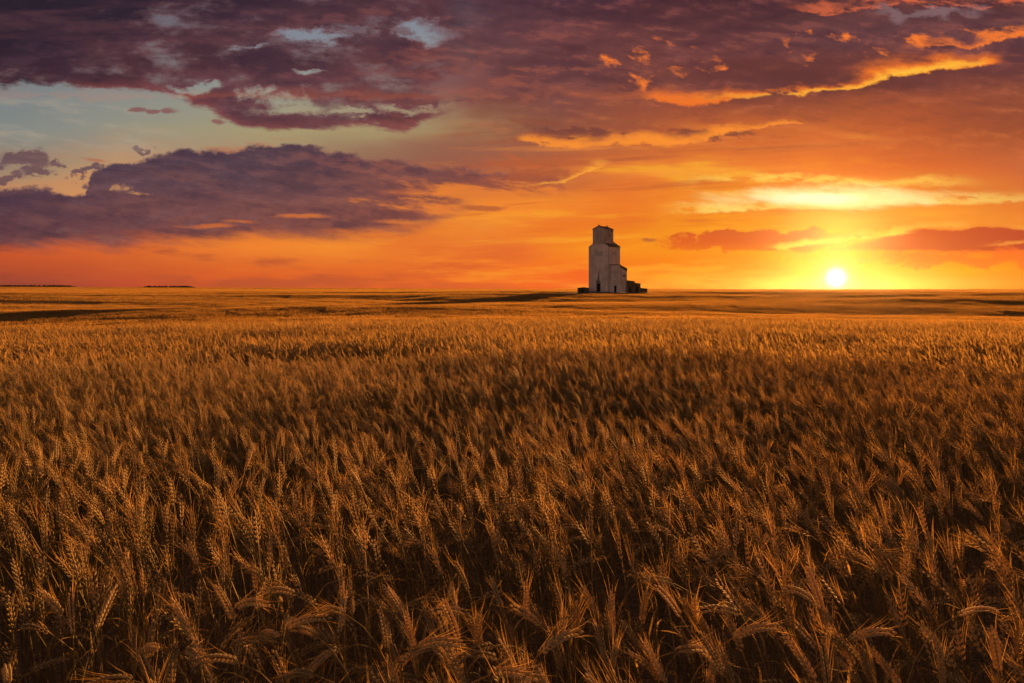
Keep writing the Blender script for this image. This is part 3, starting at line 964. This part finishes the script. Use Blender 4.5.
    def named(nm, dt):
        q = N.new('GeometryNodeInputNamedAttribute'); q.data_type = dt
        q.inputs['Name'].default_value = nm
        return [s for s in q.outputs if s.enabled and s.name == 'Attribute'][0]
    L.new(named('pick', 'INT'), iop.inputs['Instance Index'])
    L.new(named('rot', 'FLOAT_VECTOR'), iop.inputs['Rotation'])
    L.new(named('size', 'FLOAT_VECTOR'), iop.inputs['Scale'])
    L.new(iop.outputs[0], go.inputs[0])
    md = o.modifiers.new('field', 'NODES'); md.node_group = ng
    print('field patches', len(P))
    return o


KIND_LABEL = {
    'upright': ('straight upright wheat stalk with bearded ear in the nearest part of the field', 'upright wheat stalks along the near edge'),
    'leaning': ('wheat stalk with bearded ear leaning to one side in the nearest wheat', 'leaning wheat stalks along the near edge'),
    'nodding': ('wheat stalk with bearded ear arched right over in the nearest wheat', 'arched wheat stalks along the near edge'),
}


def make_stalk(i, kind, h=None, lean=None, bend=None, az=None):
    """one stalk of wheat: stem, ear, awns, leaf"""
    rg = Rnd(900 + i)
    l_, b_, a_ = shape_of(rg, kind)
    lean = l_ if lean is None else lean; bend = b_ if bend is None else bend; az = a_ if az is None else az
    h = h or rg.gauss(0.63, 0.055) + (0.075 if kind == 'nodding' else 0)
    tone = rg.uniform(0.15, 0.95)
    stem, ear = stalk_path(rg, h, lean, bend, az, rg.uniform(0.09, 0.118), 14, 9)
    root = empty('wheat_stalk', (0, 0, 0))
    ms, me_, ma, ml = MB(), MB(), MB(), []
    n = len(stem)
    tube(ms, stem, [0.0021 - 0.0008 * k / n for k in range(n)], 5, tone * 0.75, 0)
    for s in (0.3, 0.62):
        p, t = along(stem, s)
        tube(ms, [p - t * 0.004, p, p + t * 0.004], [0.0019, 0.0027, 0.0019], 5, tone * 0.4, 0)
    ear_mesh(rg, me_, ma, ear, tone, nodes=19, sides=6, rings=5, awn_len=0.078, awn_w=0.00019, awn_keep=0.5)
    for _ in range(rg.choice((1, 1, 2))):
        b, _t = along(stem, rg.uniform(0.42, 0.85))
        ml.append(MB())
        leaf_mesh(rg, ml[-1], b, rg.uniform(0, 6.28), rg.uniform(0.10, 0.22), rg.uniform(0.005, 0.009), rg.uniform(1.0, 2.7), tone)
    for mb, nm, mi in ((ms, 'stem', 0), (me_, 'ear', 1), (ma, 'awns', 2)) + tuple((q, 'leaf', 3) for q in ml):
        mb.kind = [0] * len(mb.kind)
        mb.build(nm, PLANT_MATS[mi], root, smooth=True)
    return root


def copy_thing(root):
    r = root.copy(); COL.objects.link(r)
    for ch in root.children:
        c = ch.copy(); COL.objects.link(c); c.parent = r
    return r


def build_near_stalks():
    rg = Rnd(77)
    kinds = ['upright'] * 16 + ['leaning'] * 26 + ['nodding'] * 16
    protos = [(make_stalk(i, k), k) for i, k in enumerate(kinds)]
    # even scatter over the wedge in front of the lens
    spots = []
    tries = 0
    while len(spots) < 290 and tries < 60000:
        tries += 1
        r = math.sqrt(rg.uniform(NEAR_R0 ** 2, NEAR_R1 ** 2))
        a = rg.uniform(-HALF, HALF)
        x, y = r * math.sin(a), r * math.cos(a)
        md = 0.06 if tries < 20000 else 0.045
        if all((x - u) ** 2 + (y - v) ** 2 > md * md for u, v in spots):
            spots.append((x, y))
    used = set()
    order = list(range(len(protos)))
    for i, (x, y) in enumerate(spots):
        a = math.atan2(x, y)
        q = rg.random()
        arch = 0.62 if (-0.64 < a < -0.12 and math.hypot(x, y) > 1.35) else 0.15
        want = 'nodding' if q < arch else 'leaning' if q < arch + (1 - arch) * 0.66 else 'upright'
        k = rg.choice([j for j in order if protos[j][1] == want])
        pr, kind = protos[k]
        if k not in used:
            used.add(k); o = pr
        else:
            o = copy_thing(pr)
        o.location = (x, y, land1(x, y))
        o.rotation_euler = (rg.s(0.03), rg.s(0.03), rg.gauss(0, 0.4))
        s = rg.uniform(0.93, 1.06)
        o.scale = (1, 1, s)
        tag(o, KIND_LABEL[kind][0], 'wheat stalk', KIND_LABEL[kind][1])
    for k, (pr, kind) in enumerate(protos):                 # kinds that found no place
        if k not in used:
            for ch in list(pr.children):
                bpy.data.objects.remove(ch)
            bpy.data.objects.remove(pr)


# ------------------------------------------------------------------ the grain elevator and its outbuildings
def gable(mb, w, y0, y1, z0, z1, over=0.18, thick=0.14):
    """a pitched roof over width w, ridge along y"""
    h = w / 2 + over
    dz = (z1 - z0) * over / (w / 2)
    mb.prism([(-h, z0 - dz), (0, z1), (h, z0 - dz), (h, z0 - dz + thick), (0, z1 + thick), (-h, z0 - dz + thick)], y0, y1)


def build_elevator():
    # weathered white clapboard: rows of board courses, rain streaks, bare patches
    def board_mat(name, colour, dirt, courses=2.6):
        m, nt = new_mat(name)
        N, L = nt.nodes, nt.links
        out = N.new('ShaderNodeOutputMaterial')
        p = N.new('ShaderNodeBsdfPrincipled'); p.inputs['Roughness'].default_value = 0.75
        tc = N.new('ShaderNodeTexCoord')
        mp = N.new('ShaderNodeMapping'); mp.inputs['Scale'].default_value = (1.6, 1.6, 0.12)
        L.new(tc.outputs['Object'], mp.inputs[0])
        n1 = N.new('ShaderNodeTexNoise'); n1.inputs['Scale'].default_value = 1.2; n1.inputs['Detail'].default_value = 6; n1.inputs['Roughness'].default_value = 0.65
        L.new(mp.outputs[0], n1.inputs['Vector'])
        n2 = N.new('ShaderNodeTexNoise'); n2.inputs['Scale'].default_value = 0.35; n2.inputs['Detail'].default_value = 5
        L.new(tc.outputs['Object'], n2.inputs['Vector'])
        ad = N.new('ShaderNodeMath'); ad.operation = 'ADD'
        L.new(n1.outputs[0], ad.inputs[0]); L.new(n2.outputs[0], ad.inputs[1])
        mr = N.new('ShaderNodeMapRange'); mr.inputs[1].default_value = 0.78; mr.inputs[2].default_value = 1.15
        L.new(ad.outputs[0], mr.inputs[0])
        mx = N.new('ShaderNodeMix'); mx.data_type = 'RGBA'
        L.new(mr.outputs[0], mx.inputs[0]); mx.inputs[6].default_value = dirt + (1,); mx.inputs[7].default_value = colour + (1,)
        L.new(mx.outputs[2], p.inputs['Base Color'])
        wv = N.new('ShaderNodeTexWave'); wv.bands_direction = 'Z'; wv.wave_profile = 'SAW'; wv.inputs['Scale'].default_value = courses
        L.new(tc.outputs['Object'], wv.inputs['Vector'])
        bp = N.new('ShaderNodeBump'); bp.inputs['Strength'].default_value = 0.5; bp.inputs['Distance'].default_value = 0.03
        L.new(wv.outputs['Fac'], bp.inputs['Height']); L.new(bp.outputs[0], p.inputs['Normal'])
        L.new(p.outputs[0], out.inputs[0])
        return m
    white = board_mat('weathered_white_boards', (0.76, 0.61, 0.56), (0.48, 0.355, 0.31))
    grey = board_mat('weathered_cupola_boards', (0.52, 0.40, 0.35), (0.32, 0.23, 0.195))
    shingle = plain_mat('dark_shingles', (0.12, 0.078, 0.055), 0.9, 0.4, 3.0)
    dark = plain_mat('dark_opening', (0.02, 0.016, 0.014), 0.9, 0.2)
    brown = board_mat('old_brown_boards', (0.11, 0.055, 0.032), (0.06, 0.032, 0.02))
    brown2 = board_mat('dark_brown_boards', (0.075, 0.045, 0.032), (0.04, 0.026, 0.02))
    stain = plain_mat('stained_boards', (0.20, 0.15, 0.13), 0.85, 0.3)
    faded = plain_mat('faded_paint', (0.36, 0.29, 0.27), 0.85, 0.35, 4.0, dirt=(0.55, 0.49, 0.46))
    trim = plain_mat('trim_boards', (0.48, 0.42, 0.39), 0.8, 0.2)

    z0 = YARD_Z
    # frame: local -y is the broad front, local +x the side that shows on the right
    rz = -math.radians(40)
    w, dp = 7.9, 7.7
    hw = w / 2
    r = empty('grain_elevator', (ELEV_X - 1.45, ELEV_D, z0), rz)
    tag(r, 'tall weathered white wooden grain elevator with stepped roof and cupola, alone on the prairie', 'grain elevator')
    eav, cup1 = 15.9, 22.0
    cw, cy0, cy1 = 4.8, -dp / 2 - 0.03, dp / 2 - 2.0
    m = MB()
    m.prism([(-hw, 0), (hw, 0), (hw, eav), (0, eav + 2.6), (-hw, eav)], -dp / 2, dp / 2)
    wall = m.build('wall', white, r)
    for sx in (-1, 1):                                           # corner boards
        t = MB(); t.box(sx * hw - 0.14, sx * hw + 0.14, -dp / 2 - 0.03, -dp / 2 + 0.2, 0.02, eav - 0.15)
        t.build('corner_board', trim, r)
    m = MB(); gable(m, w, -dp / 2 - 0.02, dp / 2 + 0.25, eav + 0.02, eav + 2.62, 0.28)
    roof = m.build('roof', shingle, r)
    # cupola
    m = MB()
    ch = cw / 2
    m.prism([(-ch, eav + 0.8), (ch, eav + 0.8), (ch, cup1), (0, cup1 + 1.0), (-ch, cup1)], cy0, cy1)
    cupola = m.build('cupola', grey, r)
    m = MB(); gable(m, cw, cy0 - 0.25, cy1 + 0.25, cup1 + 0.02, cup1 + 1.02, 0.22)
    m.build('cupola_roof', shingle, cupola)
    for yy in (cy0 + 0.05, cy1 - 0.45):                          # ridge ventilators
        m = MB(); m.box(-0.22, 0.22, yy, yy + 0.45, cup1 + 0.98, cup1 + 1.5)
        m.build('ridge_vent', shingle, cupola)
    yw = (cy0 + cy1) / 2
    for yy, zz in ((yw + 0.5, cup1 - 2.6), (yw + 1.7, cup1 - 1.0)):
        m = MB(); m.box(ch - 0.05, ch + 0.04, yy - 0.36, yy + 0.36, zz, zz + 0.95)
        wd = m.build('window', dark, cupola)
        m = MB()
        for a, b, c, d_ in ((-0.46, -0.36, -0.1, 1.05), (0.36, 0.46, -0.1, 1.05), (-0.36, 0.36, -0.1, 0.0), (-0.36, 0.36, 0.95, 1.05)):
            m.box(ch - 0.03, ch + 0.07, yy + a, yy + b, zz + c, zz + d_)
        m.build('frame', trim, wd)
    # faded painted panel high on the front, where a name once was
    m = MB(); m.box(-1.9, 1.7, -dp / 2 - 0.012, -dp / 2 + 0.02, 12.6, 14.3)
    m.build('faded_panel', faded, r)
    m = MB(); m.box(hw - 0.02, hw + 0.012, -1.4, 1.6, 13.0, 14.1)
    m.build('faded_panel', faded, r)
    # front door, with the stained boards running up over it
    m = MB(); m.box(-0.62, 0.62, -dp / 2 - 0.05, -dp / 2 + 0.1, 0.0, 3.1)
    door = m.build('door', dark, r)
    m = MB()
    for a, b in ((-0.8, -0.62), (0.62, 0.8)):
        m.box(a, b, -dp / 2 - 0.09, -dp / 2 + 0.05, 0, 3.1)
    m.box(-0.8, 0.8, -dp / 2 - 0.09, -dp / 2 + 0.05, 3.1, 3.3)
    m.build('frame', stain, door)
    m = MB(); m.prism([(-1.1, 3.35), (1.0, 3.35), (0.3, 4.2), (0.18, 6.6), (-0.2, 7.3), (-0.35, 5.0)], -dp / 2 - 0.014, -dp / 2 + 0.02)
    m.build('stain', stain, r)
    # drive shed built against the right-hand side
    sw = 4.0
    sy0, sy1 = -3.15, 1.7
    m = MB()
    # walls whose top falls from front to back
    x0, x1, zf, zb = hw + 0.003, hw + sw, 9.3, 8.0
    m.add([(x0, sy0, 0), (x1, sy0, 0), (x1, sy1, 0), (x0, sy1, 0), (x0, sy0, zf), (x1, sy0, zf), (x1, sy1, zb), (x0, sy1, zb)],
          [(0, 1, 5, 4), (1, 2, 6, 5), (2, 3, 7, 6), (3, 0, 4, 7), (4, 5, 6, 7), (3, 2, 1, 0)])
    shed = m.build('drive_shed', white, r)
    m = MB()
    e = 0.22
    sl = (zf - zb) / (sy1 - sy0)
    def zz_(y): return zf - (y - sy0) * sl
    ya, yb = sy0 - e, sy1 + e
    m.add([(x0, ya, zz_(ya) + .01), (x1 + e, ya, zz_(ya) + .01), (x1 + e, yb, zz_(yb) + .01), (x0, yb, zz_(yb) + .01),
           (x0, ya, zz_(ya) + .2), (x1 + e, ya, zz_(ya) + .2), (x1 + e, yb, zz_(yb) + .2), (x0, yb, zz_(yb) + .2)],
          [(0, 1, 5, 4), (1, 2, 6, 5), (2, 3, 7, 6), (3, 0, 4, 7), (4, 5, 6, 7), (3, 2, 1, 0)])
    m.build('shed_roof', shingle, shed)
    m = MB()
    m.add([(x1 - .05, sy0 + .05, zz_(sy0) - .02), (x1 + .05, sy0 + .05, zz_(sy0) - .02), (x1 + .05, sy1, zz_(sy1) - .02), (x1 - .05, sy1, zz_(sy1) - .02),
           (x1 - .05, sy0 + .05, zz_(sy0) - .5), (x1 + .05, sy0 + .05, zz_(sy0) - .5), (x1 + .05, sy1, zz_(sy1) - .9), (x1 - .05, sy1, zz_(sy1) - .9)],
          [(0, 1, 2, 3), (7, 6, 5, 4), (0, 4, 5, 1), (1, 5, 6, 2), (2, 6, 7, 3), (3, 7, 4, 0)])
    m.build('fascia', shingle, shed)
    m = MB(); m.box(hw + 1.9, hw + 2.8, sy0 - 0.05, sy0 + 0.1, 0, 2.3)
    m.build('shed_door', dark, shed)
    m = MB(); m.box(hw + sw - 0.05, hw + sw + 0.04, -0.8, 0.6, 5.3, 6.1)
    m.build('shed_window', stain, shed)
    # footing
    m = MB(); m.box(-hw - 0.12, hw + 0.12, -dp / 2 - 0.12, dp / 2 + 0.12, -0.5, 0.28)
    m.build('footing', stain, r)
    return r, (brown, brown2, shingle, dark, stain)


def shed(name, label, cat, x, y, rz, w, dp, h, mats, pitch=0.5, slope=False, door=True, window=True):
    wallm, roofm, darkm, trimm = mats
    z = land1(x, y)
    r = empty(name, (x, y, z), rz)
    tag(r, label, cat)
    m = MB()
    if slope:
        m.prism([(-w / 2, -0.3), (w / 2, -0.3), (w / 2, h), (-w / 2, h + pitch)], -dp / 2, dp / 2)
    else:
        m.prism([(-w / 2, -0.3), (w / 2, -0.3), (w / 2, h), (0, h + pitch), (-w / 2, h)], -dp / 2, dp / 2)
    m.build('wall', wallm, r)
    m = MB()
    if slope:
        m.prism([(-w / 2 - 0.2, h + pitch + 0.02), (w / 2 + 0.2, h - 0.02), (w / 2 + 0.2, h + 0.10), (-w / 2 - 0.2, h + pitch + 0.14)], -dp / 2 - 0.2, dp / 2 + 0.2)
    else:
        gable(m, w, -dp / 2 - 0.2, dp / 2 + 0.2, h + 0.015, h + pitch + 0.015, 0.2, 0.1)
    m.build('roof', roofm, r)
    if door:
        m = MB(); m.box(-w * 0.28, -w * 0.28 + 0.85, -dp / 2 - 0.05, -dp / 2 + 0.05, 0, min(2.0, h * 0.8))
        m.build('door', darkm, r)
    if window:
        m = MB(); m.box(w * 0.1, w * 0.1 + 0.7, -dp / 2 - 0.04, -dp / 2 + 0.05, h * 0.5, h * 0.5 + 0.6)
        wd = m.build('window', darkm, r)
        m = MB(); m.box(w * 0.1 - 0.1, w * 0.1 + 0.8, -dp / 2 - 0.08, -dp / 2 + 0.05, h * 0.5 - 0.12, h * 0.5 - 0.003)
        m.build('sill', trimm, wd)
    return r


def treeline(label, x0, x1, y, h, seed_):
    """a far shelter belt: many crowns run together in one dark mass"""
    rg = Rnd(seed_)
    mb = MB()
    x = x0
    while x < x1:
        s = rg.uniform(0.7, 1.0)
        edge = min(1, (x - x0) / 18 + 0.45, (x1 - x) / 18 + 0.45)
        hh = h * s * edge
        bx, by = x, y + rg.s(14)
        z = land1(bx, by) - 0.9
        tube(mb, [Vector((bx, by, z - 0.5)), Vector((bx, by, z + hh * 0.5))], [0.3, 0.18], 5, 0.5, 0)
        for _ in range(110):
            th, r_ = rg.uniform(0, 6.28), math.sqrt(rg.random())
            zz = rg.uniform(0.0, 1.0)
            rad = hh * 0.55 * math.sin(math.pi * min(0.96, zz * 0.7 + 0.27)) * r_
            c = Vector((bx + rad * math.cos(th), by + rad * math.sin(th), z + hh * zz))
            a = Vector((rg.s(1), rg.s(1), rg.s(1))).normalized() * rg.uniform(0.6, 1.3)
            b = Vector((rg.s(1), rg.s(1), rg.s(1))).normalized() * rg.uniform(0.6, 1.3)
            mb.add([c - a, c - b, c + a, c + b], [(0, 1, 2, 3)], 0.5, 0)
        x += rg.uniform(0.9, 1.6)
    o = mb.build('treeline', plain_mat('dark_foliage', (0.045, 0.05, 0.025), 0.9, 0.5, 0.2))
    tag(o, label, 'treeline', kind='stuff')
    return o


# ------------------------------------------------------------------ put it all together
build_sky()
build_ground()
build_field()
build_near_stalks()
elev, (brown, brown2, shingle, dark, stain) = build_elevator()
ML = (brown2, shingle, dark, stain)
MR = (brown, shingle, dark, stain)
K = (ELEV_D - 3) / FOC
def at(px): return (px - 512) * K
shed('storage_shed', 'low dark storage shed standing left of the white grain elevator', 'shed', at(583.3), ELEV_D - 3, 0.05, 3.6, 3.0, 1.45, ML, 0.25, door=True, window=False)
shed('office_shed', 'brown flat-topped shed, tallest of those against the right of the grain elevator', 'shed', at(630.4), ELEV_D - 3, -0.06, 2.5, 3.4, 3.75, MR, 0.3, slope=True)
shed('grain_shed', 'brown shed, middle step of the row right of the grain elevator', 'shed', at(636.8), ELEV_D - 3, -0.04, 2.1, 3.2, 2.95, MR, 0.3, slope=True, door=True, window=False)
shed('low_shed', 'low dark lean-to shed at the far right end of the row by the grain elevator', 'shed', at(643.2), ELEV_D - 3, 0.0, 2.4, 2.4, 1.25, ML, 0.25, slope=True, door=False, window=True)
treeline('long dark shelterbelt of trees on the horizon at the far left edge', -980, -830, 1290, 6.0, 3)
treeline('short dark shelterbelt of trees on the horizon left of the middle', -700, -600, 1290, 5.0, 4)

# warm evening air over the plain
m, nt = new_mat('haze')
out = nt.nodes.new('ShaderNodeOutputMaterial')
pv = nt.nodes.new('ShaderNodeVolumePrincipled')
pv.inputs['Color'].default_value = (0.95, 0.85, 0.75, 1)
pv.inputs['Density'].default_value = 0.000008
pv.inputs['Anisotropy'].default_value = 0.94
nt.links.new(pv.outputs[0], out.inputs['Volume'])
mb = MB(); mb.box(-2700, 2700, -2700, 2700, -6.5, 30)
hz = mb.build('haze', m)
tag(hz, 'thin warm evening haze lying over the plain', 'haze', kind='stuff')

# sun low over the horizon, ahead and to the right
ld = bpy.data.lights.new('sun', 'SUN')
ld.energy = 5.0
ld.angle = math.radians(0.6)
ld.color = (1.0, 0.45, 0.12)
lo = bpy.data.objects.new('sun', ld)
COL.objects.link(lo)
lo.rotation_euler = Vector((-math.sin(SUN_AZ) * math.cos(SUN_EL), -math.cos(SUN_AZ) * math.cos(SUN_EL), -math.sin(SUN_EL))).to_track_quat('-Z', 'Y').to_euler()
lo.location = (30, 60, 20)

cd = bpy.data.cameras.new('camera')
co = bpy.data.objects.new('camera', cd)
COL.objects.link(co)
cd.sensor_width = 36.0
cd.lens = 36.0 * FOC / 1024.0
cd.shift_y = -(341.5 - HOR) / 1024.0
cd.clip_start = 0.05
cd.clip_end = 20000
co.location = (0, 0, EYE)
co.rotation_euler = (math.pi / 2, 0, 0)
scene.camera = co
vs_ = scene.view_settings
vs_.view_transform = 'Standard'
vs_.look = 'None'
vs_.exposure = 1.3
vs_.gamma = 1.0
vs_.use_curve_mapping = False
scene.cycles.max_bounces = 6
scene.cycles.diffuse_bounces = 3
scene.cycles.glossy_bounces = 2
scene.cycles.transmission_bounces = 4
scene.cycles.use_denoising = True
